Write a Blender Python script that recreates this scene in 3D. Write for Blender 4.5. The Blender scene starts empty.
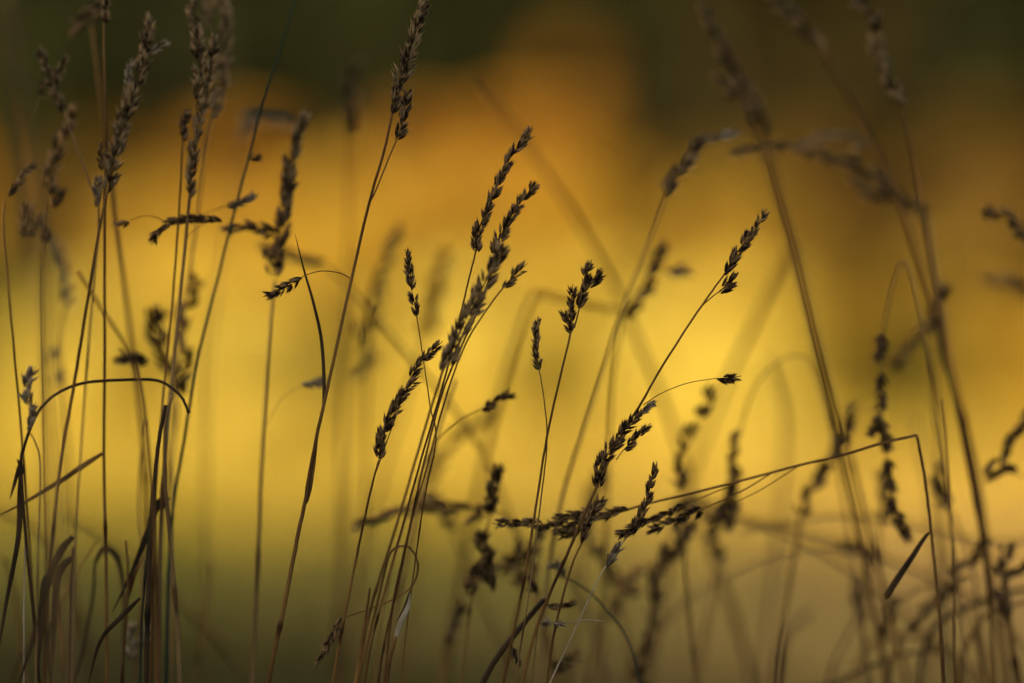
import bpy, math, random
from mathutils import Vector, Matrix
random.seed(11)
sc = bpy.context.scene
COL = sc.collection

# ------------------------------------------------------------------ camera
F = 1024/0.24          # pixels per unit tangent: 150 mm lens on a 36 mm sensor
FD = 2.5               # focus distance (m)
CZ = 0.9
FSTOP = 1.7
BMAX = 97*2.8/FSTOP     # blur disc in pixels of a point infinitely far away
cam = bpy.data.cameras.new('camera')
cam.lens = 150; cam.sensor_width = 36; cam.clip_start = .05; cam.clip_end = 500
cam.dof.use_dof = True; cam.dof.focus_distance = FD; cam.dof.aperture_fstop = FSTOP
cam.dof.aperture_blades = 0
co = bpy.data.objects.new('camera', cam); COL.objects.link(co)
co.location = (0, 0, CZ); co.rotation_euler = (math.radians(90), 0, 0)
sc.camera = co

def P(px, py, d):
    """a point of the meadow d metres ahead of the lens"""
    return Vector(((px-512)/F*d, d, CZ-(py-341.5)/F*d))
def dist(b):
    """distance of a stalk whose blur disc is b pixels wide (b < 0: nearer than the focus)"""
    if abs(b) > 3: b = math.copysign(3+(abs(b)-3)*1.6, b)
    return FD/(1-b/BMAX)

# ------------------------------------------------------------------ world and sun
SUN_EL, SUN_AZ = 30, -118       # azimuth from +Y towards +X
w = bpy.data.worlds.new("World"); sc.world = w; w.use_nodes = True
nt = w.node_tree; nt.nodes.clear()
sky = nt.nodes.new('ShaderNodeTexSky'); sky.sky_type = 'NISHITA'; sky.sun_disc = False
sky.sun_elevation = math.radians(SUN_EL); sky.sun_rotation = math.radians(SUN_AZ)
sky.dust_density = 3.0; sky.air_density = 1.0; sky.ozone_density = .6
bg = nt.nodes.new('ShaderNodeBackground'); bg.inputs['Strength'].default_value = 0.08
out = nt.nodes.new('ShaderNodeOutputWorld')
nt.links.new(sky.outputs[0], bg.inputs[0]); nt.links.new(bg.outputs[0], out.inputs[0])
sl = bpy.data.lights.new('sun', 'SUN'); sl.energy = 4.6; sl.angle = math.radians(.5); sl.color = (1, .86, .66)
so = bpy.data.objects.new('sun', sl); COL.objects.link(so)
el, az = math.radians(SUN_EL), math.radians(SUN_AZ)
ds = Vector((math.sin(az)*math.cos(el), math.cos(az)*math.cos(el), math.sin(el)))
so.rotation_euler = ds.to_track_quat('Z', 'Y').to_euler(); so.location = ds*50
sc.view_settings.view_transform = 'Standard'; sc.view_settings.look = 'None'
sc.view_settings.gamma = 1; sc.view_settings.exposure = 0.98
sc.cycles.max_bounces = 5; sc.cycles.diffuse_bounces = 3; sc.cycles.transmission_bounces = 3
sc.cycles.use_adaptive_sampling = False
sc.cycles.use_denoising = True
sc.cycles.denoiser = 'OPENIMAGEDENOISE'
sc.cycles.denoising_input_passes = 'RGB_ALBEDO_NORMAL'
sc.cycles.denoising_prefilter = 'ACCURATE'

# ------------------------------------------------------------------ materials
def mat(name, dark, light, nscale=60, rough=.65, transl=0.0, spread=(.25, .8), bump=0.0, stretch=None, spec=.12):
    """two natural tones mixed by the blade's own tone attribute and by noise"""
    m = bpy.data.materials.new(name); m.use_nodes = True
    t = m.node_tree; n = t.nodes; L = t.links
    bs = n['Principled BSDF']; bs.inputs['Roughness'].default_value = rough
    bs.inputs['Specular IOR Level'].default_value = spec
    at = n.new('ShaderNodeAttribute'); at.attribute_name = 'tone'
    tc = n.new('ShaderNodeTexCoord')
    mp = n.new('ShaderNodeMapping')
    if stretch: mp.inputs['Scale'].default_value = stretch
    L.new(tc.outputs['Object'], mp.inputs[0])
    nz = n.new('ShaderNodeTexNoise'); nz.inputs['Scale'].default_value = nscale; nz.inputs['Detail'].default_value = 4
    L.new(mp.outputs[0], nz.inputs['Vector'])
    mr = n.new('ShaderNodeMapRange'); mr.inputs['From Min'].default_value = spread[0]; mr.inputs['From Max'].default_value = spread[1]
    mr.inputs['To Min'].default_value = -.35; mr.inputs['To Max'].default_value = .35
    L.new(nz.outputs['Fac'], mr.inputs['Value'])
    ad = n.new('ShaderNodeMath'); ad.operation = 'ADD'; ad.use_clamp = True
    L.new(at.outputs['Fac'], ad.inputs[0]); L.new(mr.outputs[0], ad.inputs[1])
    mx = n.new('ShaderNodeMix'); mx.data_type = 'RGBA'
    mx.inputs[6].default_value = (*dark, 1); mx.inputs[7].default_value = (*light, 1)
    L.new(ad.outputs[0], mx.inputs[0]); L.new(mx.outputs[2], bs.inputs['Base Color'])
    if bump:
        b = n.new('ShaderNodeBump'); b.inputs['Strength'].default_value = bump; b.inputs['Distance'].default_value = .001
        L.new(nz.outputs['Fac'], b.inputs['Height']); L.new(b.outputs[0], bs.inputs['Normal'])
    if transl:
        tr = n.new('ShaderNodeBsdfTranslucent'); L.new(mx.outputs[2], tr.inputs['Color'])
        ms = n.new('ShaderNodeMixShader'); ms.inputs[0].default_value = transl
        L.new(bs.outputs[0], ms.inputs[1]); L.new(tr.outputs[0], ms.inputs[2])
        L.new(ms.outputs[0], n['Material Output'].inputs['Surface'])
    return m
M = {
 'brown': mat('brown_culm', (.075, .030, .007), (.40, .20, .05), 90, .5, .15, bump=.2, stretch=(1, 1, .15)),
 'tan':   mat('tan_culm', (.17, .085, .028), (.50, .31, .11), 90, .5, .18, bump=.2, stretch=(1, 1, .15)),
 'dark':  mat('dark_culm', (.016, .010, .005), (.10, .055, .02), 90, .5, 0, bump=.2, stretch=(1, 1, .15)),
 'green': mat('green_culm', (.012, .022, .014), (.05, .075, .04), 90, .5, 0, bump=.2, stretch=(1, 1, .15)),
 'pale':  mat('pale_culm', (.34, .25, .13), (.74, .60, .38), 90, .5, .1, bump=.2, stretch=(1, 1, .15)),
 'seed':  mat('seed_husk', (.040, .018, .006), (.80, .52, .22), 350, .6, .32, bump=.4),
 'seeddark': mat('dark_seed_husk', (.028, .013, .005), (.66, .39, .15), 350, .6, .28, bump=.4),
 'seedpale': mat('pale_seed_husk', (.14, .09, .045), (.70, .54, .32), 350, .6, .2, bump=.4),
}

# ------------------------------------------------------------------ mesh building
class MB:
    def __init__(s): s.v = []; s.f = []; s.t = []
    def tube(s, pts, rad, n=7, flat=1.0, tone=.5, tones=None, cap=True):
        """tube through pts; flat < 1 makes it a blade, broad side to the light"""
        k = len(pts); base = len(s.v)
        prev = None
        for i, p in enumerate(pts):
            tg = (pts[min(i+1, k-1)]-pts[max(i-1, 0)])
            if tg.length < 1e-9: tg = Vector((0, 0, 1))
            tg.normalize()
            if flat < 1:
                u = tg.cross(Vector((0, 1, 0)))
                if u.length < 1e-3: u = Vector((1, 0, 0))
                u.normalize()
                if prev is not None and u.dot(prev) < 0: u = -u
            else:
                u = prev - tg*prev.dot(tg) if prev is not None else tg.cross(Vector((.3, 1, .1)))
                if u.length < 1e-6: u = tg.orthogonal()
                u.normalize()
            prev = u
            v = tg.cross(u).normalized()
            for j in range(n):
                a = 2*math.pi*j/n
                s.v.append(p+u*(math.cos(a)*rad[i])+v*(math.sin(a)*rad[i]*flat))
                s.t.append(tones[i] if tones else tone)
        for i in range(k-1):
            for j in range(n):
                a = base+i*n+j; b = base+i*n+(j+1) % n
                s.f.append((a, b, b+n, a+n))
        if cap:
            s.f.append(tuple(base+j for j in range(n))[::-1])
            s.f.append(tuple(base+(k-1)*n+j for j in range(n)))
    def spindle(s, p, d, L, W, tone, awn=0.0, side=None, n=5):
        """one husk: a keeled lance shape, fattest below the middle, drawn to a point"""
        d = d.normalized(); u = side if side is not None else d.orthogonal()
        u = (u-d*u.dot(d)); u = u.normalized() if u.length > 1e-6 else d.orthogonal().normalized()
        v = d.cross(u)
        base = len(s.v)
        bend = u*(L*.08)
        for (f, r) in ((0, .25), (.2, .85), (.42, 1), (.7, .62), (1.0, .10)):
            c = p+d*(L*f)+bend*(f*f)
            for j in range(n):
                a = 2*math.pi*j/n
                s.v.append(c+u*(math.cos(a)*r*W*.5)+v*(math.sin(a)*r*W*.42))
                s.t.append(min(1, max(0, tone+(.5*f*f-.2))))
        for i in range(4):
            for j in range(n):
                a = base+i*n+j; b = base+i*n+(j+1) % n
                s.f.append((a, b, b+n, a+n))
        tip = len(s.v); s.v.append(p+d*(L*(1.03+awn))+bend*1.3); s.t.append(min(1, tone+.45))
        for j in range(n): s.f.append((base+4*n+j, base+4*n+(j+1) % n, tip))
    def build(s, name, material, parent=None, origin=Vector()):
        me = bpy.data.meshes.new(name)
        me.from_pydata([tuple(v-origin) for v in s.v], [], s.f)
        a = me.attributes.new('tone', 'FLOAT', 'POINT'); a.data.foreach_set('value', s.t)
        me.polygons.foreach_set('use_smooth', [True]*len(me.polygons))
        me.materials.append(material); me.update()
        o = bpy.data.objects.new(name, me); COL.objects.link(o)
        if parent: o.parent = parent
        return o

def tag(o, label=None, cat=None, group=None, kind=None):
    if label: o['label'] = label
    if cat: o['category'] = cat
    if group: o['group'] = group
    if kind: o['kind'] = kind
    return o

def smooth(pts, sub=6):
    if len(pts) == 2:
        return [pts[0].lerp(pts[1], i/sub) for i in range(sub+1)]
    o = []; q = [pts[0]*2-pts[1]]+list(pts)+[pts[-1]*2-pts[-2]]
    for i in range(1, len(q)-2):
        a, b, c, d = q[i-1:i+3]
        for k in range(sub):
            t = k/sub; t2 = t*t; t3 = t2*t
            o.append(.5*((2*b)+(c-a)*t+(2*a-5*b+4*c-d)*t2+(3*b-3*c+d-a)*t3))
    o.append(q[-2].copy()); return o

def resample(pts, step):
    L = [0]
    for a, b in zip(pts, pts[1:]): L.append(L[-1]+(b-a).length)
    return pts, L
def at_len(pts, L, s):
    s = max(0, min(L[-1], s))
    for i in range(1, len(L)):
        if L[i] >= s:
            t = (s-L[i-1])/max(1e-9, L[i]-L[i-1]); return pts[i-1].lerp(pts[i], t), (pts[i]-pts[i-1]).normalized()
    return pts[-1].copy(), (pts[-1]-pts[-2]).normalized()

def seed_head(mb, pts, W, unit, rnd, tone=.35, bunch=None, blur=0):
    """a panicle branch: bunches of overlapping husks along a thin rachis, fanning forward and outward. W in metres; unit = metres per picture pixel there"""
    pts, L = resample(pts, 1); full = L[-1]; T = max(full*.6, full-unit*6)
    bunch = bunch or min(W*1.15, unit*16)
    nb = max(1, round(T/bunch)); bunch = T/nb
    mb.tube(pts, [unit*.9*(1-.6*l/full) for l in L], 5, tone=.2)
    sl = min(max(W*.72, unit*6), unit*10.5)       # husk length
    near = 1 if blur < 9 else 0
    for k in range(nb):
        s0 = k*bunch
        swell = rnd.uniform(.75, 1.12)*(1-.35*(k/max(1, nb))**2)
        sidek = 1 if (k % 2) else -1
        for q in range(16 if near else 8):
            u = q/(15 if near else 7)
            s = s0+u*bunch*.75+rnd.uniform(-.05, .05)*bunch
            if s > T: s = T
            p, d = at_len(pts, L, s)
            ax = d.cross(Vector((0, 1, 0)))
            ax = ax.normalized() if ax.length > 1e-3 else Vector((1, 0, 0))
            by = ax.cross(d)
            a = rnd.uniform(0, 2*math.pi)
            radial = (ax*math.cos(a)*(1.0)+by*math.sin(a)*.8)
            if rnd.random() < .45: radial = ax*sidek*rnd.uniform(.5, 1)+by*rnd.uniform(-.4, .4)
            out = W*.2*swell*(1-.5*u)
            openness = rnd.uniform(.22, .72)*swell
            t0 = tone+rnd.uniform(-.45, .35)
            for g in range(3 if near else 2):
                dd = (d+radial*openness+ax*rnd.uniform(-.16, .16)+by*rnd.uniform(-.16, .16)).normalized()
                mb.spindle(p+radial*out+dd*(g*sl*.12), dd, sl*rnd.uniform(.75, 1.1)*(1 if s < T*.95 else .8), sl*rnd.uniform(.29, .41)*(.85 if near else 1.35), max(0, t0+rnd.uniform(-.1, .15)), awn=rnd.choice((.1, .2, .3, .45)), side=radial)

count = {}
def root_extend(pts, rnd):
    """carry the culm on from the lowest visible point to the ground"""
    p0 = pts[0]; d = (pts[0]-pts[1]).normalized()
    dz = p0.z
    hx = d.x/max(.2, -d.z) if d.z < 0 else 0
    hx = max(-.6, min(.6, hx))
    o = []
    n = 6
    for i in range(n, 0, -1):
        t = i/n
        o.append(Vector((p0.x+hx*dz*(t-.55*t*t), p0.y+rnd.uniform(-.004, .004)+.03*t*t, p0.z*(1-t)-(.01 if i == n else 0))))
    return o+list(pts)

GROUP = 'dry grass stalks standing in the meadow'
def stalk(b, path, w0, w1, label, mt='brown', heads=(), branches=(), leaves=(), lean=0.0, sm='seed', tone=.35, name='grass_stalk', kink=True, node=None):
    """path: points along the culm from its lowest visible point up; heads: (points base to tip, width); branches: (points, width, [heads]); leaves: (points, width, material)"""
    if abs(b) >= 7: w0 *= 1.1; w1 *= 1.1
    idx = count.get('n', 0); count['n'] = idx+1
    rnd = random.Random(1000+idx)
    d0 = dist(b); unit = d0/F
    def D(py): return d0+lean*(341-py)/342
    def W(pl): return [P(x, y, D(y)) for x, y in pl]
    vis = W(path)
    full = root_extend(vis, rnd)
    pts = smooth(full, 6)
    n = len(pts); nroot = 6*6
    rad = []
    tn = []
    wob = rnd.uniform(0, 6)
    for i in range(n):
        if i < nroot: f = 0; r = w0*1.15-.15*w0*(i/nroot)
        else:
            f = (i-nroot)/max(1, n-1-nroot); r = w0+(w1-w0)*f
        rad.append(max(.35, r*.5)*unit)
        tn.append(.5+.25*math.sin(i*.23+wob)+.1*rnd.uniform(-1, 1))
    nodes = [nroot+int((n-nroot)*rnd.uniform(.12, .4))] if kink else []
    for nd in nodes:
        if 0 < nd < n-1:
            rad[nd] *= 1.35; tn[nd] = 0.0
            if nd > 0: tn[nd-1] = .1
    # slight natural unevenness
    for i in range(nroot, n): pts[i] = pts[i]+Vector((rnd.uniform(-1, 1)*.22*unit, 0, 0))
    root = bpy.data.objects.new(name, None); COL.objects.link(root)
    base = Vector((pts[0].x, pts[0].y, 0)); root.location = base
    root.empty_display_size = .05
    tag(root, label, 'grass stalk' if name == 'grass_stalk' else 'grass stem', GROUP)
    m = MB(); m.tube(pts, rad, 8, tones=tn); m.build('stem', M[mt], root, base)
    def mkheads(hs, sfx=''):
        for h in hs:
            hp, hw = h[0], h[1]
            mb = MB(); seed_head(mb, smooth(W(hp), 6), hw*unit*(1.0 if abs(b) < 5 else 1.45), unit, rnd, (h[3] if len(h) > 3 else tone), blur=abs(b)*1.3)
            mb.build('seed_head', M[h[2] if len(h) > 2 and h[2] else sm], root, base)
    mkheads(heads)
    for br in branches:
        bp, bw = br[0], br[1]
        mb = MB(); q = smooth(W(bp), 6)
        mb.tube(q, [bw*.5*unit*(1-.3*i/len(q)) for i in range(len(q))], 6, tone=.5); mb.build('side_branch', M[br[3] if len(br) > 3 else mt], root, base)
        mkheads(br[2])
    for lf in leaves:
        q = smooth(W(lf[0]), 8); k = len(q)
        mb = MB(); rr = []
        for i in range(k):
            f = i/(k-1); rr.append(lf[1]*.5*unit*(1-f**3*.9)*(.55+.45*min(1, f*5)))
        mb.tube(q, rr, 8, flat=.22, tones=[.5+.3*math.sin(i*.4+wob) for i in range(k)]); mb.build('leaf_blade', M[lf[2] if len(lf) > 2 else mt], root, base)
    return root

# ================================================================== the stalks, left of the patch to right
S = stalk
S(3, [(38,683),(33,600),(22,440),(10,300),(3,230),(4,202)], 3, 2, 'thin brown stalk nearest the left border, topped by one slanting dark husk', heads=[([(8,196),(22,178),(37,160)], 10, 'seeddark')])
S(-24, [(62,683),(48,400),(30,180),(14,70),(4,-10)], 9, 9, 'very blurred thick pale stem rising into the top left corner', 'tan', name='grass_culm', kink=False)
S(-4, [(72,690),(75,540),(82,440),(93,290),(98,215),(90,185),(72,135),(62,105),(57,98)], 2.4, 2, 'stalk with forked tan head of three spread husk bunches at upper left', 'tan', heads=[([(62,112),(52,82),(37,47)], 12),([(56,84),(61,68),(66,52)], 8),([(41,95),(41,85),(44,76)], 8,'seeddark')], branches=[([(56,100),(41,97)], 1.2, []),([(33,118),(37,105),(41,95)], .8, [])])
S(7, [(150,683),(147,520),(143,440),(130,330),(118,228),(108,150),(100,90),(92,25)], 5, 3.5, 'blurred stalk whose dark head lies slanting across the top edge near the left corner', heads=[([(101,6),(85,18),(66,32)], 13, 'seeddark'),([(92,25),(98,5),(106,-12)],9)])
S(2.8, [(107,690),(106,560),(104,456),(105,228),(106,130),(104,60),(104,18)], 3.8, 2.4, 'straight upright brown stalk with a dry blade bent from its low joint', heads=[([(104,24),(106,4),(108,-18)], 10)], leaves=[([(103,453),(84,465),(60,481),(28,500),(-6,518)], 5.5, 'brown')])
S(-2.8, [(44,690),(46,610),(50,560),(62,456),(75,380),(86,310),(97,240),(104,205),(108,188)], 4.2, 3, 'stalk with a thick tan grain head ending in a pale husk tilted right', sm='seed', tone=.5, heads=[([(108,192),(116,150),(125,112),(133,85)], 17),([(118,150),(128,110),(142,70),(148,50)], 15),([(138,72),(146,45),(152,14)], 13),([(150,54),(160,47),(171,41)], 8,'seedpale'),([(127,88),(129,72),(133,57)], 8,'seedpale')],
  branches=[([(99,225),(98,208)], 1.4, [([(97,207),(97,190),(98,173)], 9, 'seedpale',.2)]),([(104,200),(101,172)], 1.2, [([(101,170),(101,156),(104,140)], 9, 'seeddark')])])
S(5, [(50,690),(48,600),(45,456),(43,340),(43,240),(46,200)], 2.6, 2, 'stalk with a slanting dark three-bunch head and three loose husks hanging beneath it', heads=[([(47,195),(52,168),(62,140),(78,106)], 14, 'seeddark',.5)],
  branches=[([(44,245),(50,222),(57,210)], 1.1, [([(55,209),(58,197),(60,186)], 11, 'seeddark')]),([(43,262),(36,250),(30,238)], 1, [([(29,238),(27,222),(29,202)], 11, 'seeddark')]),([(43,255),(44,248)], 1, [([(45,244),(42,228),(40,212)], 9, 'seeddark')])])
S(13, [(76,690),(70,500),(62,400),(60,340),(66,312)], 3, 2.5, 'pale greyish blurred stalk with a curved woolly head behind the thin left stalks', 'tan', sm='seedpale', tone=.5, heads=[([(67,310),(68,285),(60,258),(50,236)], 11),([(56,386),(58,372)], 10),([(52,364),(51,348)], 9)])
S(-3, [(36,690),(38,560),(40,470),(36,445),(27,428)], 2, 1.6, 'short stalk with a pale grey crooked head beside the arched stem', 'tan', sm='seedpale', tone=.4, heads=[([(27,430),(32,414),(36,402)], 10),([(29,406),(26,388),(35,366)], 13)])
S(-1.5, [(40,690),(36,640),(28,560),(23,500),(21,463),(25,444),(38,412),(58,393),(84,383),(120,380),(155,380),(172,388),(182,398),(189,413)], 3.6, 3, 'dark stem bowed over into a long flat arch above the lower left', 'dark', leaves=[([(21,462),(20,500),(18,540),(6,605),(-4,665)], 6, 'dark'),([(20,462),(15,482),(10,499)], 4, 'dark'),([(22,475),(21,466),(17,459)], 6, 'dark')], name='grass_culm', kink=False)
S(3, [(158,690),(160,560),(165,456),(177,330),(188,215),(192,175)], 5, 3.2, 'stout stalk of the left clump with a long tan head crossing the upper edge', 'tan', tone=.5, heads=[([(189,198),(193,165),(197,130),(206,98)], 12),([(204,110),(210,75),(216,35)], 16),([(197,110),(201,80),(198,45),(189,-12)], 14)],
  branches=[([(186,240),(192,232),(205,224)], 1, [([(222,222),(198,219),(176,221),(160,230),(151,246)], 10, 'seeddark',.3)])])
S(3, [(151,690),(153,560),(158,456),(170,330),(178,228),(182,160),(184,138)], 3, 2, 'slender left-clump stalk with one small dark bunch and a folded dark blade', heads=[([(183,142),(184,125),(189,108)], 10, 'seeddark')],
  branches=[([(170,228),(160,219),(145,216),(130,221)], 1, [([(130,223),(120,225),(111,226)], 9, 'seeddark',.5)])], leaves=[([(166,497),(158,504),(148,530),(132,572),(112,612)], 7, 'dark'),([(160,510),(165,502),(170,497)], 7, 'dark')])
S(6, [(172,690),(172,520),(173,440),(182,330),(196,228),(204,160),(212,120),(221,88)], 3, 2.2, 'blurred tan stalk with the rightmost head of the upper left group', 'tan', tone=.6, heads=[([(222,90),(224,50),(226,20),(223,-14)], 12),([(213,120),(219,100),(222,85)], 8)], branches=[([(198,45),(205,25)], .8, [([(204,28),(207,10),(210,-8)], 11)])])
S(4, [(166,690),(168,600),(170,550),(174,500),(186,430),(200,350),(228,238),(248,160),(262,105),(282,45),(298,-12)], 4.2, 2, 'long green-brown stalk leaning right with husks strung far apart', 'green', heads=[([(227,206),(240,203),(258,193)], 9, 'seedpale',.2),([(250,160),(263,156)], 9, 'seeddark')], branches=[([(192,222),(210,212),(227,206)], .9, [])])
S(16, [(205,690),(205,500),(212,330),(235,180),(240,140)], 3, 2, 'ghostly blurred pale head drooping above the strung-out husks', 'tan', sm='seedpale', tone=.5, heads=[([(239,140),(250,122),(268,118),(290,128)], 11)])
S(8, [(150,690),(158,560),(172,450),(177,410),(172,378)], 4, 3, 'blurred dark clotted heads halfway up the left clump', heads=[([(172,380),(160,352),(152,330),(153,303)], 15, 'seeddark',.2),([(180,395),(186,355),(182,325),(184,300)], 16, 'seeddark',.3),([(165,345),(158,325),(166,305)], 12, 'seeddark')],
  branches=[([(185,300),(188,310)], 1.5, [([(189,308),(192,296),(197,286),(193,271)], 9, 'seeddark',.1)]),([(193,271),(190,240)], 1, [])])
S(-5, [(158,690),(156,560),(145,420),(134,363),(118,333),(98,303),(77,270)], 4, 3, 'slanting stem with a husk bunch pointing left at its elbow', 'brown', heads=[([(149,360),(134,359),(116,356)], 11, 'seeddark',.3)], name='grass_stalk')
S(2, [(180,690),(177,620),(170,540),(165,470),(166,420),(172,395)], 5, 3.5, 'thick tan stem behind the folded blade in the left clump', 'tan', name='grass_culm')
S(1, [(146,690),(148,600),(153,500),(159,440),(166,405)], 5.5, 4, 'darkest upright stem of the left clump, knotted near its top', 'dark', leaves=[([(140,598),(120,618),(100,642),(87,690)], 5, 'dark')], name='grass_culm')
S(2.5, [(140,690),(142,620),(148,540),(155,470),(160,430)], 2.6, 2, 'thin greenish stem at the left side of the clump', 'green', name='grass_culm')
S(5, [(134,690),(140,620),(143,560),(139,520),(140,470),(146,420)], 3, 2, 'frayed blurred stem in the clump with pale shreds low down', 'tan', heads=[([(132,660),(131,640),(134,620)], 9, 'seedpale',.5),([(141,645),(146,632),(146,620)], 8, 'seedpale',.5)])
S(-3, [(71,690),(72,600),(74,548)], 5, 4.5, 'broken dark stem with withered blades folded over at lower left', 'dark', leaves=[([(73,537),(62,550),(50,575),(42,605),(30,650),(16,690)], 8, 'dark'),([(74,557),(62,568),(56,590),(53,640),(50,690)], 8, 'dark'),([(52,572),(58,610),(62,650),(64,690)], 6, 'brown'),([(50,622),(47,645),(49,668),(53,690)], 4, 'dark'),([(53,575),(44,585),(40,640),(35,690)], 7, 'dark')], name='grass_culm', kink=False)
S(-1, [(24,690),(24,600),(25,540),(24,500)], 1.8, 1.5, 'thin pale straight stem at lower left below the arch', 'pale', name='grass_culm')
S(6, [(8,690),(30,640),(60,600),(78,570),(96,540)], 3, 2, 'blurred crossing blade low behind the withered blades', 'brown', name='grass_culm')
S(14, [(100,690),(60,560),(30,525),(-10,505)], 5, 4, 'very blurred stem sloping down from the left border', 'brown', name='grass_culm', kink=False)
S(15, [(290,760),(235,660),(180,600),(110,540),(60,510)], 5, 4, 'very blurred brown stem sloping down to the bottom between clump and tall stalk', 'brown', name='grass_culm', kink=False)
S(9, [(190,700),(200,650),(208,600),(210,560)], 3, 2, 'faint blurred stem beside the clump over the dark green ground', 'brown', name='grass_culm')
S(5, [(252,690),(258,560),(262,456),(270,330),(275,280)], 4.6, 3, 'tall slim slightly blurred head leaning right, standing alone above the husk pair', 'tan', tone=.35, heads=[([(272,276),(280,245),(285,205),(290,165)], 13,'seeddark',.5),([(282,225),(289,175),(294,145),(308,110)], 12),([(268,262),(272,240)], 9,'seeddark')],
  branches=[([(266,425),(282,398),(302,385)], .8, [([(301,384),(310,383)], 8, 'seedpale',.4),([(310,383),(325,381)], 9, 'seedpale',.4)], 'tan'),([(275,234),(270,236)], 1, [([(276,234),(255,227),(238,228),(221,234)], 9, 'seeddark',.3)])])
# the tall dark stalk
S(0, [(267,690),(277,640),(286,598),(297,540),(307,492),(316,440),(326,395),(350,285),(370,200),(384,152),(390,125),(393,112)], 5.2, 2.2, 'tall sharp dark red stalk reaching the top edge with a long double head', 'brown', lean=.01, heads=[([(392,114),(398,88),(406,62),(414,35),(424,5),(433,-22)], 15),([(402,78),(410,55),(418,25),(426,0)], 13)],
  branches=[([(371,200),(376,190),(388,160),(397,139)], 1.8, [([(396,139),(404,118),(408,88)], 12,'seed',.2)]),([(350,278),(340,273),(322,271),(306,275),(300,279)], 1.3, [([(302,278),(294,283)], 12,'seeddark',.3),([(292,284),(278,291),(263,297)], 11,'seeddark',.3)])],
  leaves=[([(319,425),(324,400),(322,345),(314,305),(304,270),(295,234)], 3.6, 'dark'),([(306,503),(310,480),(314,455),(318,430)], 7, 'brown')])
S(14, [(335,690),(340,500),(346,300),(351,140)], 2.5, 2, 'single blurred dark head hanging alone against the dark top, left of the tall stalk', heads=[([(350,140),(354,112),(352,88),(357,58)], 16, 'seed',.2)])
S(13, [(362,690),(365,500),(368,385),(372,325)], 3, 2, 'blurred stalk with scattered heads just right of the tall sharp stalk', heads=[([(371,330),(378,295),(385,262),(398,222)], 12, 'seed',.2),([(369,352),(364,338),(362,318)], 11,'seed',.2)], branches=[([(368,390),(350,376)], 1.5, [([(350,376),(366,368),(380,354)], 10)])])
S(11, [(560,700),(520,540),(470,432),(400,345),(360,300),(328,268)], 4, 3, 'long blurred diagonal stalk falling left to a drooping dark head', heads=[([(324,266),(300,258),(280,252),(256,246)], 8,'seeddark',.3)])
S(18, [(345,690),(343,500),(341,360),(340,300)], 4, 3, 'ghostly upright stem behind the scattered blurred heads', 'brown', name='grass_culm', kink=False)
# centre group
S(0, [(332,690),(340,640),(352,580),(362,530),(372,485),(379,460)], 3.2, 2, 'sharp stalk with a zigzag head of three bunches climbing right', 'brown', heads=[([(379,459),(382,435),(393,412),(404,388)], 13,'seeddark',.4),([(397,402),(406,390),(420,376)], 11,'seeddark',.4),([(411,378),(421,362),(443,341)], 10,'seeddark',.4)], branches=[([(376,472),(391,430),(402,400),(412,376)], 1.3, [])])
S(-2.8, [(355,690),(362,645),(373,600),(392,540),(415,462),(435,395),(447,358)], 3.2, 2.6, 'stalk carrying the largest central head, thick and dense', 'brown', tone=.45, heads=[([(446,364),(458,338),(470,312),(482,290)], 25),([(470,315),(484,285),(494,265),(504,243)], 25),([(440,370),(446,358),(456,346)], 12,'seed',.5)])
S(0, [(362,700),(370,650),(382,600),(398,543),(418,470),(440,395),(452,350),(462,308),(470,275),(476,250)], 2.6, 1.8, 'sharp stalk crowned by the highest central head, notched and pointing up right', 'brown', heads=[([(476,252),(478,232),(488,208),(497,188),(508,162),(522,142),(533,126)], 12,'seeddark',.5)], node=None)
S(0.8, [(384,690),(392,610),(407,540),(420,480),(432,430),(445,385),(462,345),(480,305),(492,270)], 2.6, 1.8, 'stalk with a sharp head second highest in the central group', 'brown', heads=[([(493,268),(498,244),(507,224),(520,203),(538,181)], 12,'seeddark',.5)])
S(1.5, [(376,700),(385,640),(398,585),(412,520),(430,455),(445,400),(465,345),(490,305),(503,288)], 2.2, 1.6, 'thin stalk ending in one short bunch right of the largest central head', 'brown', heads=[([(503,288),(514,276),(528,263)], 11,'seeddark',.5)])
S(7, [(378,700),(400,590),(422,490),(440,425),(456,380)], 3.5, 3, 'blurred stem running behind the central group', 'tan', name='grass_culm')
S(0.3, [(400,690),(410,600),(424,500),(436,440),(430,405),(422,350),(416,312)], 1.6, 1.3, 'small sharp head on a hair-thin stem leaning left of the central group', 'brown', heads=[([(417,316),(414,300),(411,288)], 9,'seed',.3),([(412,290),(410,272),(405,249)], 10,'seed',.3)])
S(1.5, [(354,700),(366,650),(378,600),(386,565),(391,552),(400,546),(410,548),(417,560),(417,575),(408,590),(385,603),(345,617)], 3, 1.8, 'wiry stem curled into a hook at lower centre with its head hanging down left', 'brown', heads=[([(342,618),(330,640),(316,668)], 9,'seeddark',.4)], name='grass_stalk', kink=False)
S(0, [(386,690),(390,660),(396,636)], 3.8, 3.5, 'stub of a stalk with a curled whitish torn blade', 'brown', leaves=[([(395,640),(401,622),(408,606),(410,591)], 6.5, 'pale'),([(410,591),(406,604),(402,612),(396,622)], 2.6, 'dark')], kink=False)
S(1, [(352,700),(360,662),(367,610),(370,588)], 4.5, 2, 'short reddish broken stub beside the curled hook', 'brown', name='grass_culm', kink=False)
S(4, [(372,700),(385,600),(405,520),(430,452),(455,423),(482,408)], 1.8, 1.2, 'faint stalk with a single dark spindle pointing right of the central group', 'brown', heads=[([(481,409),(497,401),(515,392)], 11,'seeddark',.3)])
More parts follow.
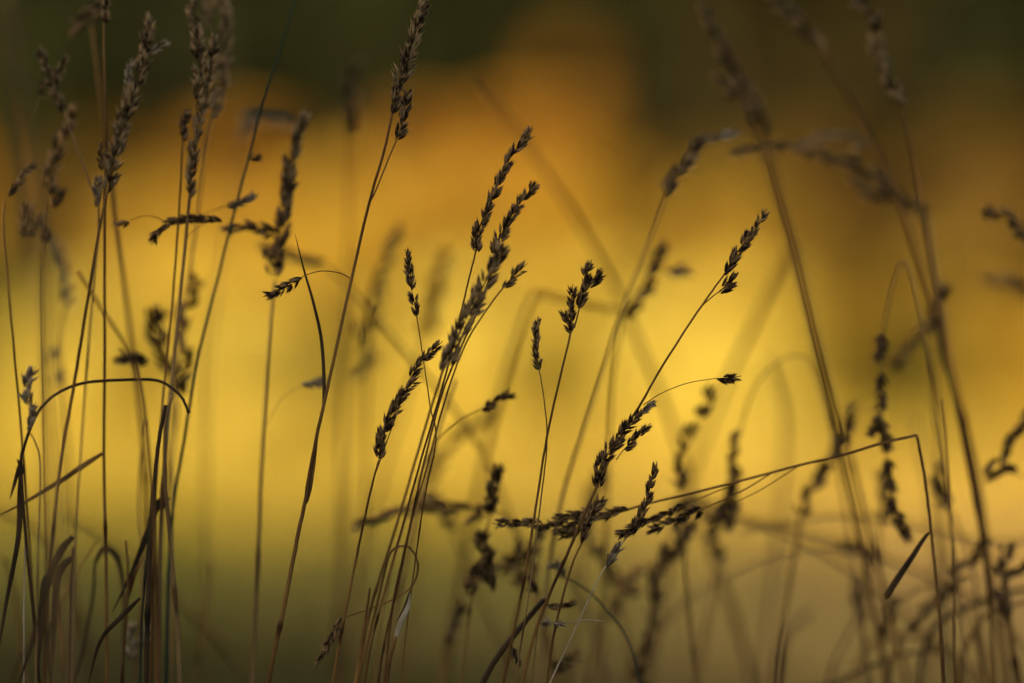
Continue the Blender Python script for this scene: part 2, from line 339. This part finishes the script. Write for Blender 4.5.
S(15, [(400,700),(415,600),(422,520),(430,480)], 3, 2, 'broad soft-blurred head rising right behind the single spindle', heads=[([(428,482),(445,448),(470,428),(498,408)], 14,'seeddark',.3)])
S(8, [(560,700),(540,600),(515,530),(495,508),(465,507)], 2.5, 2, 'blurred stalk lying almost level with its dark head pointing left', heads=[([(470,508),(435,505),(410,507),(380,516),(350,527)], 12,'seeddark',.3)], branches=[([(500,510),(475,518)],1.5,[([(490,505),(475,515),(462,521)],9,'seeddark',.3)])])
S(5, [(462,700),(466,640),(474,590),(482,555),(490,515)], 2.2, 2, 'slightly blurred reddish upright head beside the level heads, with bunches hung down its stem', heads=[([(490,515),(492,490),(498,463)], 10,'seed',.15),([(489,560),(483,545),(484,528)], 10,'seed',.15),([(466,595),(475,575),(483,560)], 12,'seeddark',.3),([(492,592),(488,570),(492,548)], 12,'seed',.15)])
S(9, [(440,720),(442,680),(446,645)], 3, 2.5, 'faint purplish blurred head low at centre', heads=[([(446,645),(455,622),(466,600)], 12,'seed',.2)])
S(8, [(500,700),(508,650),(518,610),(526,575)], 3, 2.5, 'blurred bushy brown head mass under the level heads', heads=[([(526,578),(534,550),(545,520)], 18,'seed',.15),([(524,585),(512,560),(520,535)], 15,'seed',.15)], branches=[([(524,590),(500,575)],2,[([(535,550),(510,562),(478,578)], 15,'seed',.15)])])
# right hero stalks
S(0, [(521,690),(533,640),(548,598),(570,548),(586,510),(600,480),(622,434),(642,402),(660,370),(692,320),(710,294),(726,272)], 3.6, 1.8, 'long sharp stalk bowing right, notched head at its tip and dense bunches midway', 'brown', tone=.35, heads=[([(724,275),(732,262),(740,248)], 13,'seeddark',.3),([(738,252),(746,240),(752,230)], 13,'seeddark',.3),([(748,238),(757,226),(767,208)], 8,'seed',.5)],
  branches=[([(690,323),(700,308),(712,297),(720,291)], 1.5, [([(719,292),(728,284),(738,272)], 16,'seeddark',.2)]),
   ([(594,494),(597,487)], 1.5, [([(598,487),(600,468),(610,450),(620,436)], 14,'seeddark',.3),([(612,450),(622,434),(636,416),(642,408)], 12,'seeddark',.3)]),
   ([(616,460),(624,449)], 1.2, [([(624,450),(634,440),(651,423)], 10,'seeddark',.4)]),
   ([(640,412),(655,405)], 1.0, [([(640,413),(650,406),(658,401)], 6,'seedpale',.4)]),
   ([(643,405),(662,393),(688,383),(718,378)], 1.0, [([(717,379),(727,378),(741,376)], 12,'seed',.2)])])
S(0.6, [(546,690),(553,640),(562,600),(573,562),(583,540)], 2.8, 2, 'shorter stem hugging the long sharp stalk, with a tufted head crossing the level stalk', 'brown', heads=[([(581,543),(588,520),(604,496)], 13,'seeddark',.4),([(584,530),(592,512),(600,500)], 11,'seed',.5)])
S(0.2, [(546,692),(568,645),(590,597),(598,580),(606,566),(620,547),(632,528)], 1.7, 1.3, 'pale threadlike stalk with a small straw tuft below a sharp upright head', 'pale', heads=[([(606,567),(613,556),(623,543)], 11,'seedpale',.25),([(632,530),(644,508),(650,488),(657,461)], 11,'seeddark',.3),([(648,519),(634,528),(615,537)], 11,'seeddark',.2)])
S(2.5, [(944,690),(940,620),(934,560),(931,530),(925,480),(918,442),(916,436),(910,437),(880,444),(840,456),(800,465),(720,486),(650,503),(610,515)], 3.8, 2.2, 'long level stalk snapped at a sharp corner on the right, its heads pointing left', 'brown', heads=[([(628,510),(600,515),(575,514),(552,522)], 12,'seeddark',.4),([(590,518),(560,526),(525,523),(492,523)], 11,'seed',.3),([(590,522),(575,532),(552,535)], 11,'seeddark',.3)],
  branches=[([(770,474),(740,492),(715,503),(700,510)], 1.5, [([(702,509),(675,521),(645,532)], 11,'seeddark',.2)]),([(800,465),(760,490),(735,502)],1.2,[]),([(740,482),(700,498),(680,508)], 1.3, [([(684,505),(665,514),(640,524)], 7,'seeddark',.2)])],
  leaves=[([(885,597),(887,595),(898,578),(912,557),(925,537),(932,531)], 7, 'dark')], kink=False)
S(0.3, [(500,700),(512,640),(524,580),(534,518),(545,448),(556,395),(568,345),(572,325)], 3, 2, 'sharp stalk with a branching candelabra head at centre right', 'brown', heads=[([(571,333),(568,322),(561,309)], 10,'seeddark',.3),([(571,322),(571,305),(573,284)], 9,'seeddark',.3),([(578,308),(584,292),(590,278)], 12,'seeddark',.25),([(585,290),(586,275),(592,259)], 10,'seeddark',.3),([(588,288),(597,277),(603,268)], 13,'seeddark',.2)], branches=[([(574,328),(577,318),(580,305)],2,[])])
S(0.4, [(512,700),(528,600),(541,500),(547,440),(544,400),(539,368)], 1.7, 1.3, 'hair-thin stalk with a narrow spiky head just left of the candelabra', 'tan', heads=[([(539,370),(536,352),(535,338)], 8,'seed',.4),([(536,345),(536,330),(538,316)], 7,'seed',.5)])
S(6, [(540,700),(545,600),(560,505),(580,440),(600,380),(622,310),(650,240),(665,198)], 4.4, 2.5, 'blurred stalk leaning right behind the candelabra to a beaded head with a pale tip', 'tan', heads=[([(665,198),(675,178),(690,165)], 11,'seed',.4),([(685,168),(700,145),(718,137)], 11,'seed',.6),([(716,138),(728,134),(738,131)], 9,'seedpale',.6)])
S(9, [(600,700),(605,560),(612,400),(622,318)], 3, 3, 'blurred upcurving head joined to a dark pair of bunches right of the candelabra', heads=[([(624,316),(640,302),(650,285),(658,265)], 11,'seed',.3),([(648,275),(658,258),(670,243)], 17,'seeddark',.2),([(667,270),(680,270),(694,266)], 10,'seedpale',.3)])
S(14, [(440,700),(475,500),(508,365),(532,300),(545,295),(580,303),(625,313)], 6, 3.5, 'blurred stalk folded at a blunt corner left of the candelabra', 'brown', name='grass_culm', kink=False)
S(16, [(758,700),(742,640),(722,580),(700,520),(680,450),(645,355),(595,250),(540,165),(480,85)], 6.5, 3.5, 'very long blurred diagonal stem crossing from upper centre to lower right', 'brown', name='grass_culm', kink=False)
S(9, [(628,710),(636,692)], 6, 5, 'blurred thick dark head column rising from the bottom right of centre', heads=[([(636,695),(648,650),(656,610),(658,575),(668,540)], 15,'seeddark',.3),([(656,600),(655,575),(675,545)], 12,'seeddark',.3),([(664,560),(680,545),(694,518)], 10,'seeddark',.3)])
S(11, [(585,710),(592,660),(603,620)], 4, 3, 'blurred dark pods slanting just left of the thick head column', heads=[([(604,618),(620,600),(640,582)], 12,'seeddark',.3),([(620,592),(632,575),(644,562)], 10,'seeddark',.3)])
S(8, [(698,710),(692,640),(686,580),(684,545)], 3, 3, 'blurred beaded head curving up right beneath the arched thread husk', heads=[([(684,548),(681,520),(683,495)], 16,'seeddark',.3),([(682,490),(679,462),(686,435)], 11,'seeddark',.3),([(686,438),(694,420)], 13,'seeddark',.2),([(700,418),(706,405)], 12,'seeddark',.1),([(706,402),(710,382)], 9,'seed',.3)])
S(8.5, [(868,700),(852,560),(832,440),(812,370),(798,356),(778,362),(758,382),(744,415),(740,432)], 2, 1.6, 'blurred stalk arching over left so its forked dark head hangs down', 'tan', heads=[([(741,430),(734,445),(727,462)], 10,'seeddark',.3),([(734,460),(733,480),(722,510),(706,530)], 11,'seeddark',.3),([(733,480),(733,505),(728,532)], 12,'seeddark',.4)])
S(17, [(640,710),(680,520),(720,400),(755,320),(793,246)], 5, 5, 'broad ghostly stem slanting up right to meet the bundle of leaning stems', 'brown', name='grass_culm', kink=False)
# right side, mostly out of focus
S(9, [(890,700),(872,600),(850,490),(825,390),(803,300),(790,245),(770,178),(748,110),(735,80)], 6, 3, 'blurred stem leaning left, longest of the bundle under the dark pod', 'brown', heads=[([(739,96),(732,86),(715,72)], 13,'seed',.4)])
S(-11, [(912,700),(890,620),(865,520),(845,440),(822,350),(800,260),(770,150),(740,70),(700,5)], 5, 4, 'second blurred stem of the leaning bundle with a soft head near the top', 'brown', heads=[([(766,135),(752,100),(735,72)], 14,'seed',.3),([(735,75),(715,35),(700,5)], 10,'seed',.3)])
S(9.5, [(1010,700),(995,600),(975,470),(952,375),(925,280),(900,205),(870,140),(840,80),(820,48)], 6, 4, 'thick blurred stalk bending left to a heavy tilted head at the top edge', 'brown', heads=[([(822,52),(805,28),(785,10),(758,-6)], 18,'seed',.3)], branches=[([(958,395),(945,360),(938,330)],3,[([(936,335),(937,310),(948,282)], 14,'seeddark',.3)])])
S(7, [(996,700),(985,560),(965,450),(945,340),(925,230),(912,150),(902,110)], 4, 2.8, 'blurred stalk with a beaded head hooking left below the top right edge', 'brown', heads=[([(901,108),(892,85),(885,70)], 13,'seed',.4),([(886,72),(878,50),(874,32)], 12,'seed',.5),([(876,32),(870,12),(848,-2)], 13,'seed',.3)])
S(11, [(1012,700),(985,540),(955,380),(938,280),(928,215)], 5, 4, 'blurred stalk whose long grey head lies over to the left across the leaning stems', 'tan', heads=[([(930,218),(905,200),(875,180)], 16,'seed',.3),([(885,185),(850,165),(820,158)], 15,'seed',.35),([(830,160),(790,150),(755,151),(728,158)], 9,'seeddark',.5),([(895,200),(870,195),(845,180)], 10,'seeddark',.4),([(865,150),(845,138),(825,140),(795,150)], 12,'seed',.6)])
S(7, [(1075,700),(1070,500),(1055,330),(1035,255),(1024,238)], 3, 2.5, 'blurred dark head poking in from the right border at upper height', heads=[([(1030,250),(1015,225),(1002,215),(980,210)], 14,'seeddark',.3)])
S(14, [(1080,700),(1075,500),(1060,350),(1040,305)], 4, 3, 'ghostly head under the upper one at the right border', heads=[([(1042,308),(1020,288),(1000,282),(978,276)], 16,'seed',.3)])
S(12, [(950,700),(944,560),(938,440),(934,340)], 4, 3, 'soft greenish drooping head slanting down left from the thick right stalk', 'green', heads=[([(936,318),(920,335),(900,360),(890,368)], 15,'seed',.2)])
S(6, [(968,700),(955,560),(935,400),(915,290),(903,262),(893,285),(883,330)], 3, 2, 'bowed blurred stalk with a broken chain of dark hanging bunches', 'tan', heads=[([(883,332),(880,350),(876,362)], 10,'seeddark',.3),([(883,372),(881,395),(879,415)], 9,'seeddark',.3),([(880,412),(874,428),(864,436)], 8,'seeddark',.3),([(880,418),(886,440),(887,455)], 9,'seeddark',.3),([(887,458),(889,480),(893,492)], 11,'seeddark',.3),([(893,495),(899,520),(912,540)], 12,'seeddark',.3)], branches=[([(883,330),(880,370),(882,415),(887,460),(895,505)],1.5,[])])
S(7, [(1070,700),(1062,560),(1048,450),(1034,410)], 4, 3, 'blurred dark drooping head at mid height on the right border', heads=[([(1034,408),(1016,432),(1002,456),(985,474)], 12,'seeddark',.3)], branches=[([(1050,480),(1018,475)],1.5,[([(1018,474),(1002,472),(982,478)], 10,'seeddark',.3)])])
S(9, [(776,710),(785,620),(796,545),(802,510)], 4, 3, 'blurred ragged head rising right to touch the snapped level stalk', heads=[([(800,515),(815,485),(830,460)], 15,'seed',.2),([(830,462),(842,435),(857,406)], 14,'seed',.2)])
S(8, [(880,720),(890,670),(905,630)], 4, 3, 'blurred dark head slanting up right among the tangled lower right stems', heads=[([(906,628),(930,605),(948,590)], 12,'seeddark',.3),([(945,592),(965,565),(992,535)], 17,'seeddark',.3)])
S(9, [(915,720),(922,660),(936,625),(965,608),(1000,594),(1040,586)], 5.5, 5, 'dark blurred stem sagging level across the lower right corner', 'dark', name='grass_culm', kink=False)
S(8, [(955,700),(962,660),(975,628),(995,610),(1035,600)], 6, 3, 'reddish blurred forked stem at the bottom right', 'brown', leaves=[([(975,628),(980,655),(985,700)], 5, 'brown')], name='grass_culm', kink=False)
S(7, [(1022,700),(1012,640),(1006,590),(1003,560)], 6, 5, 'blurred stalk with stubby dark bunches in the lower right corner', heads=[([(1004,590),(1002,565),(1010,540)], 14,'seeddark',.3),([(1008,620),(1004,600),(1000,585)], 12,'seed',.2),([(1003,575),(1018,568),(1035,560)], 10,'seeddark',.3)])
S(4, [(955,700),(954,600),(951,520),(946,440),(942,400)], 2.2, 1.8, 'thin straight faint stem between the snapped corner and the thick right stalk', 'brown', name='grass_culm')
S(11, [(870,710),(866,660),(862,620)], 3, 3, 'small blurred dark bunch low between the leaning stems', heads=[([(862,622),(858,600),(852,575)], 12,'seeddark',.3)])
S(-16, [(775,720),(778,670),(786,635),(812,610)], 9, 6, 'very blurred grey blade curling over at the bottom right of centre', 'tan', name='grass_culm', kink=False)
S(12, [(1080,560),(980,540),(900,522),(830,515),(740,530)], 4, 3, 'ghostly stem drifting nearly level beneath the snapped stalk', 'tan', name='grass_culm', kink=False)
S(13, [(1000,700),(960,600),(880,555),(760,520),(700,512)], 4, 3, 'ghostly stem sloping down right under the level one', 'brown', name='grass_culm', kink=False)
S(12, [(1000,700),(930,640),(870,645),(850,700)], 4, 4, 'blurred low loop of dead stem near the bottom right', 'brown', name='grass_culm', kink=False)
S(9, [(780,712),(840,680),(900,655),(940,650)], 4, 3, 'blurred stem creeping along the bottom edge right of centre', 'dark', name='grass_culm', kink=False)
S(15, [(620,720),(600,640),(578,585),(560,555)], 7, 5, 'broad pale ghostly blade behind the thread stalk at the bottom', 'tan', name='grass_culm', kink=False)
# low centre oddments
S(4, [(645,700),(628,640),(604,607),(585,588),(562,576)], 2.4, 1.8, 'thin green blade arching down to the right below the straw tuft', 'green', name='grass_culm', kink=False, heads=[([(563,577),(556,566),(546,566)], 10,'seedpale',.2),([(538,595),(530,585),(532,572)], 12,'seeddark',.1)])
S(2.5, [(478,692),(498,656),(520,628),(540,604),(546,600)], 6.5, 5, 'dark flat blade slanting up right at bottom centre, ending at the level pale husks', 'dark', name='grass_culm', kink=False, branches=[([(510,642),(516,655)],2,[([(512,648),(516,658),(520,668)],8,'seed',.3)]),([(545,604),(560,606),(575,600)],2,[([(548,607),(562,606),(577,600)],8,'seeddark',.4)])])
S(0.5, [(530,700),(534,660),(538,626)], 1.8, 1.4, 'tiny level pale husks strung on a white thread at bottom centre', 'tan', heads=[([(540,623),(552,622)], 7,'seedpale',.6),([(553,623),(568,623)], 7,'seedpale',.5)], branches=[([(568,623),(585,620),(604,621)],1.2,[],'pale')], kink=False)
S(6, [(535,710),(545,690),(555,670)], 3, 3, 'dark blurred bunch at the foot of the pale thread stalk', heads=[([(553,672),(565,663),(582,654)], 11,'seeddark',.3)])

# more of the soft tangle low on the right and in the middle
S(13, [(600,720),(650,640),(700,590),(770,555),(840,545)], 4, 3, 'ghostly stem bowing right through the lower tangle to a drooping soft head', 'tan', kink=False, heads=[([(836,545),(862,548),(882,562)], 13,'seed',.3)])
S(11, [(820,720),(835,660),(860,610),(875,560),(880,520)], 4, 3, 'soft upright stalk low between the bundle and the bent dark leaf', 'tan', heads=[([(880,522),(884,495),(880,470)], 12,'seed',.3)])
S(14, [(1000,720),(940,650),(880,590),(800,540),(730,515)], 5, 3, 'ghostly stalk leaning far left across the foot of the bundle', 'brown', kink=False, heads=[([(732,515),(700,503),(670,500)], 13,'seed',.3)])
S(12, [(690,720),(700,660),(712,600),(716,560)], 4, 3, 'ghostly head straight under the hanging forked head', heads=[([(716,562),(714,535),(720,505)], 15,'seed',.2)])
S(15, [(560,720),(572,640),(582,570),(586,540)], 4, 3, 'ghostly head behind the tufted head crossing the level stalk', heads=[([(586,542),(592,500),(604,465)], 16,'seed',.2)])
S(12, [(640,720),(632,660),(622,610),(616,585)], 4, 3, 'soft brown head just left of the blurred dark pods', heads=[([(616,586),(608,562),(590,540)], 14,'seed',.2)])
S(16, [(930,720),(936,600),(930,500),(915,420)], 4, 3, 'ghostly upright stem just behind the corner of the snapped stalk', 'tan', name='grass_culm')
S(10, [(1060,700),(1020,640),(980,600),(930,585),(900,600)], 3.5, 2.5, 'soft stalk bowed left in the lower right corner, head hanging', 'brown', kink=False, heads=[([(902,598),(888,615),(884,640)], 12,'seeddark',.2)])
S(9, [(985,720),(982,650),(975,580),(960,530),(948,505)], 3, 2.4, 'soft stalk leaning left in the lower right corner, head upright', 'tan', heads=[([(948,507),(938,485),(934,460)], 11,'seed',.2)])
S(17, [(330,720),(360,560),(400,420),(430,330)], 4, 3, 'ghostly head far behind the sharp stalk with the zigzag head', heads=[([(429,335),(436,290),(448,250)], 16,'seed',.2)])
S(13, [(545,720),(500,640),(470,570),(452,530)], 3, 2.5, 'soft head leaning left under the nearly level blurred head', heads=[([(453,532),(440,505),(420,488)], 12,'seed',.2)])
S(19, [(760,720),(775,560),(785,430),(770,360)], 5, 4, 'faintest wide upright stem left of the leaning bundle', 'tan', name='grass_culm', kink=False)
S(5, [(60,720),(80,660),(92,600),(95,560)], 4, 3, 'low broken stem with a limp dark blade at the foot of the left clump', 'dark', kink=False, leaves=[([(95,562),(104,548),(118,560),(124,600),(122,650)], 6, 'dark')], name='grass_culm')
S(3, [(120,720),(124,650),(128,590),(126,540)], 3.5, 2.5, 'short dark stem standing left of the clump foot', 'brown', leaves=[([(127,600),(134,575),(144,556)], 5, 'brown')], name='grass_culm')
S(8, [(30,720),(20,640),(14,590),(4,556)], 4, 3, 'soft dry blade leaning out over the lower left border', 'brown', name='grass_culm', kink=False)


# ================================================================== the setting
import array
def ground_z(x, y): return 0.0
gm = MB()
# one sheet to the horizon, gently uneven
xs = [-250, -120, -60, -30, -15, -8, -4, -2, 0, 2, 4, 8, 15, 30, 60, 120, 250]
ys = [-60, -20, -8, -3, 0, 2, 4, 6, 8, 10, 12, 14, 16, 18, 20, 22, 24, 26, 28, 30, 34, 40, 50, 70, 100, 160, 300]
for y in ys:
    for x in xs: gm.v.append(Vector((x, y, .02*math.sin(x*.7+y*.4)))); gm.t.append(.5)
for j in range(len(ys)-1):
    for i in range(len(xs)-1):
        a = j*len(xs)+i; gm.f.append((a, a+1, a+1+len(xs), a+len(xs)))
g = gm.build('ground', mat('meadow_soil', (.035, .03, .014), (.13, .10, .045), 1.3, .9)); tag(g, kind='structure')

def leaf_quad(mb, c, s, rnd, tone, flatten=0.0):
    n = Vector((rnd.gauss(0, 1), rnd.gauss(0, 1), rnd.gauss(0, 1)+flatten)).normalized()
    u = n.orthogonal().normalized(); u = Matrix.Rotation(rnd.uniform(0, 6.28), 3, n) @ u; v = n.cross(u)
    b = len(mb.v)
    mb.v += [c-u*s, c-v*s*.45+n*s*.1, c+u*s, c+v*s*.45+n*s*.1]; mb.t += [tone]*4
    mb.f.append((b, b+1, b+2, b+3))

def crown(rnd, h, r, n, s, z0=.05, shape='round'):
    mb = MB(); lumps = []
    for k in range(9):
        a = rnd.uniform(0, 6.28); q = rnd.uniform(0, .6)
        z = z0+(h-z0)*rnd.uniform(.12, .95)
        f = (z-z0)/(h-z0)
        rr = r*(1-f**2.5*.6) if shape == 'round' else r*(1-f*.8)
        lumps.append((Vector((math.cos(a)*rr*q, math.sin(a)*rr*q, z)), rr*rnd.uniform(.45, .7), rnd.uniform(-.15, .15)))
    for i in range(n):
        c, R, tt = lumps[i % 9]
        d = Vector((rnd.gauss(0, 1), rnd.gauss(0, 1), rnd.gauss(0, 1)*(1.1 if shape == 'round' else 1.6))).normalized()*R*rnd.uniform(.3, 1)**.5
        p = c+d
        if p.z < .03: p.z = rnd.uniform(.03, .3)
        if p.z > h: p.z = h-rnd.uniform(0, .2)
        leaf_quad(mb, p, s*rnd.uniform(.7, 1.3), rnd, .5+tt+rnd.uniform(-.25, .25))
    return mb
def trunk(rnd, h, r):
    mb = MB()
    for k in range(5):
        a = rnd.uniform(0, 6.28)
        pts = smooth([Vector((0, 0, -.05)), Vector((math.cos(a)*r*.12, math.sin(a)*r*.12, h*.3)), Vector((math.cos(a)*r*.4, math.sin(a)*r*.4, h*.8))], 4)
        mb.tube(pts, [r*.06*(1-.8*i/len(pts)) for i in range(len(pts))], 6, tone=.3)
    return mb
BARK = mat('bark', (.05, .035, .02), (.16, .12, .08), 20, .9)
LM = {
 'gold':   mat('golden_leaves', (.84, .66, .09), (.96, .82, .19), 3, .8, .35, spec=.1),
 'amber':  mat('amber_leaves', (.60, .375, .035), (.84, .60, .075), 3, .8, .35, spec=.1),
 'orange': mat('orange_leaves', (.50, .25, .024), (.72, .39, .042), 3, .8, .35, spec=.1),
 'brown':  mat('russet_leaves', (.16, .085, .012), (.34, .19, .025), 3, .8, .3, spec=.1),
 'olive':  mat('olive_leaves', (.12, .12, .02), (.38, .32, .05), 3, .8, .3, spec=.1),
 'dark':   mat('dark_leaves', (.034, .038, .011), (.070, .068, .020), 3, .95, .2, spec=0),
}
LM['bronze'] = mat('bronze_leaves', (.30, .19, .025), (.52, .34, .045), 3, .9, .25, spec=0)
LM['moss'] = mat('moss_green_leaves', (.030, .034, .010), (.062, .062, .018), 3, .9, .2, spec=0)
LM['umber'] = mat('umber_leaves', (.050, .038, .010), (.105, .075, .020), 3, .9, .2, spec=0)
def shrub(px, d, top, wpx, color, label, group, variant=0, cat='shrub', name='autumn_shrub', shape='round', n=3400):
    """a bush standing d metres away whose top reaches picture height top"""
    h = CZ+(341.5-top)/F*d; r = wpx/F*d*.5
    rnd = random.Random(int(px*7+d*31))
    root = bpy.data.objects.new(name, None); COL.objects.link(root)
    root.location = ((px-512)/F*d, d, 0); root.rotation_euler.z = rnd.uniform(0, 6.28)
    tag(root, label, cat, group)
    crown(rnd, h, r, n, .075 if d < 38 else .12, shape=shape).build('crown', LM[color], root)
    trunk(rnd, h, r).build('trunk', BARK, root)
    return root
G1 = 'yellow shrubs across the sunlit meadow edge'
for px, top, wp, c, lb in [
  (-190,300,190,'gold','low golden shrub farthest left, mostly beyond the border'),
  (-20,250,170,'olive','low olive shrub glimpsed at the left border'),
  (90,300,170,'gold','low golden shrub behind the arched dark stem'),
  (215,285,170,'gold','low golden shrub behind the long green-brown stalk'),
  (345,290,170,'gold','low golden shrub behind the tall dark red stalk'),
  (480,295,170,'gold','low golden shrub behind the largest central head'),
  (610,285,170,'gold','low golden shrub behind the candelabra head'),
  (735,300,170,'gold','low golden shrub behind the hanging forked head'),
  (835,330,120,'amber','low amber shrub behind the bundle of leaning stems'),
  (925,360,130,'olive','low olive shrub behind the snapped corner of the level stalk'),
  (1030,330,110,'amber','low amber shrub at the right border'),
  (1180,320,180,'gold','low golden shrub farthest right, mostly beyond the border')]:
    shrub(px, 24+((px*13) % 7)*.12, top, wp*1.3, c, lb, G1)
G2 = 'taller amber shrubs behind the golden ones'
for px, top, wp, c, lb in [
  (-120,200,190,'amber','taller amber shrub beyond the left border'),
  (30,215,150,'brown','taller russet-brown shrub at the left border'),
  (160,185,180,'amber','taller amber shrub behind the left clump of stems'),
  (310,175,190,'amber','taller amber shrub left of the tall dark red stalk head'),
  (450,185,180,'amber','taller amber shrub behind the highest central head'),
  (600,190,180,'amber','taller amber shrub right of the highest central head'),
  (730,205,160,'amber','taller amber shrub behind the notched bowing head'),
  (860,250,140,'bronze','taller bronze shrub behind the chain of hanging bunches'),
  (985,245,150,'bronze','taller bronze shrub near the right border'),
  (1130,235,170,'amber','taller amber shrub beyond the right border')]:
    shrub(px, 27.5+((px*13) % 5)*.15, top, wp*1.45, c, lb, G2)
G3 = 'tall orange shrubs at the back of the shrub belt'
for px, top, wp, c, lb in [
  (-60,135,200,'orange','tall orange shrub past the left border'),
  (110,150,200,'brown','tall russet shrub behind the thick tan head'),
  (260,140,190,'orange','tall orange shrub behind the slim lone head'),
  (410,132,190,'orange','tall orange shrub behind the tall stalk under its double head'),
  (570,30,130,'orange','narrow orange spire shrub, the highest of the belt'),
  (560,118,220,'orange','wide orange shrub at the foot of the spire shrub'),
  (700,135,170,'brown','tall russet shrub right of the spire shrub'),
  (830,150,190,'brown','tall russet shrub behind the grey head lying over'),
  (980,120,200,'brown','tall russet shrub near the right border'),
  (1130,130,180,'brown','tall russet shrub past the right border')]:
    shrub(px, 31.5+((px*13) % 5)*.2, top, wp*1.45, c, lb, G3, shape='spire' if top < 60 else 'round')
G5 = 'bushy dull trees between the shrub belt and the far wood'
for px, top, wp, c, lb in [
  (-150,-60,260,'moss','dull moss-green tree beyond the left border'),
  (40,-40,260,'moss','dull moss-green tree behind the topmost left heads'),
  (220,-70,260,'moss','dull moss-green tree between the left clump and the tall stalk'),
  (400,-50,260,'moss','dull moss-green tree behind the top of the tall stalk'),
  (590,-60,240,'moss','dull moss-green tree behind the spire shrub'),
  (740,-40,240,'umber','dull umber tree right of the spire shrub'),
  (880,-70,240,'umber','dull umber tree behind the beaded head hooking left'),
  (1020,-40,240,'moss','dull moss-green tree at the top right corner'),
  (1180,-60,260,'umber','dull umber tree beyond the right border')]:
    shrub(px, 41+((px*13) % 5)*.4, top, wp*1.3, c, lb, G5, cat='tree', name='bushy_tree', n=5200)
# dark wood far behind, one mass
rnd = random.Random(5)
wd = MB()
for k in range(99):
    x = -34+(k % 33)*2.1+rnd.uniform(-.6, .6)+(k//33)*.7; y = 58+(k//33)*6+rnd.uniform(-2, 2); h = rnd.uniform(11, 15); r = rnd.uniform(1.8, 2.8)
    for i in range(1100):
        f = rnd.random()**1.1; a = rnd.uniform(0, 6.28); q = r*(1-f)**.8*rnd.uniform(.5, 1)+.1
        leaf_quad(wd, Vector((x+math.cos(a)*q, y+math.sin(a)*q, .2+f*h)), rnd.uniform(.3, .55), rnd, rnd.uniform(.1, .8))
wo = wd.build('dark_wood', LM['dark']); tag(wo, kind='stuff')
# meadow grass between the stalks and the shrubs
gr = MB()
def patch(x, y):
    """0 = green turf, 1 = straw"""
    return .38+.2*math.sin(x*1.3+y*.35+.6)+.45*(x/(.12*y+.5))
for i in range(90000):
    y = 1.3+24*rnd.random()**.75; x = rnd.uniform(-1, 1)*(.125*y+1.0)
    h = rnd.uniform(.16, .42)*(1 if y > 4 else .8); a = rnd.uniform(0, 6.28); lw = rnd.uniform(.004, .011)*(1+y*.06)
    lx, ly = rnd.gauss(0, .3)*h, rnd.gauss(0, .3)*h
    b = len(gr.v); t = max(0, min(1, patch(x, y)+rnd.uniform(-.3, .3)))
    u = Vector((math.cos(a), math.sin(a), 0))*lw; p = Vector((x, y, -.01)); mid = p+Vector((lx*.35, ly*.35, h*.6)); tp = p+Vector((lx, ly, h))
    gr.v += [p-u, p+u, mid+u*.7, mid-u*.7, tp]; gr.t += [t]*5
    gr.f += [(b, b+1, b+2, b+3), (b+3, b+2, b+4)]
go = gr.build('meadow_grass', mat('meadow_blades', (.060, .080, .012), (.46, .27, .12), 2, .9, .25, spec=0)); tag(go, kind='stuff')
# a drift of yellow flowers at the foot of the shrubs, reaching nearer on one side
fl = MB(); rnd = random.Random(21)
for i in range(50000):
    x = rnd.uniform(-4.2, 4.2); near = 11.2-1.3*max(-1, min(1, x/2))
    y = near+(24.5-near)*rnd.random()**.6
    p = Vector((x, y, rnd.uniform(.12, .42)))
    leaf_quad(fl, p, rnd.uniform(.02, .04), rnd, rnd.uniform(.1, .9), 1.0)
fo = fl.build('yellow_wildflowers', LM['amber']); tag(fo, kind='stuff')
# unseen trees added on the sunny side to shade the grass before the lens
G4 = 'broadleaved trees standing along the sunny side of the meadow'
tl = ['broad dark leafy tree beside the meadow behind the lens', 'broad dark leafy tree beside the lens', 'broad dark leafy tree beside the stalks', 'broad dark leafy tree farther along the meadow side', 'broad dark leafy tree past the middle of the meadow side', 'last broad dark leafy tree before the sunlit shrubs']
rnd = random.Random(9)
tmesh = None
for k in range(4):
    root = bpy.data.objects.new('broadleaved_tree', None); COL.objects.link(root)
    root.location = (-9.5, -7+k*3.6, 0); root.rotation_euler.z = k*1.1; tag(root, tl[k], 'tree', G4); root.scale = (1, 1, (1, 1, 1, .76)[k])  # last added tree is lower, so sun reaches the ground on the right
    if tmesh is None:
        mb = MB()
        for i in range(7000):
            d = Vector((rnd.gauss(0, 1), rnd.gauss(0, 1), rnd.gauss(0, 1))).normalized()*rnd.uniform(.2, 1)**.5
            p = Vector((d.x*2.7, d.y*2.7, 4.3+d.z*3.9))
            leaf_quad(mb, p, rnd.uniform(.14, .26), rnd, rnd.uniform(0, 1))
        c = mb.build('crown', LM['dark'], root)
        t = MB(); t.tube(smooth([Vector((0, 0, -.1)), Vector((.1, 0, 2)), Vector((0, .1, 5)), Vector((.1, 0, 7))], 4), [.28*(1-.8*i/12) for i in range(13)], 9, tone=.4)
        for q in range(7):
            a = q*.9; z = 1.6+q*.6
            t.tube([Vector((0, 0, z)), Vector((math.cos(a)*1, math.sin(a)*1, z+.7)), Vector((math.cos(a)*2, math.sin(a)*2, z+1.6))], [.1, .06, .02], 6, tone=.4)
        tk = t.build('trunk', BARK, root); tmesh = (c, tk)
    else:
        for o in tmesh:
            q = o.copy(); COL.objects.link(q); q.parent = root
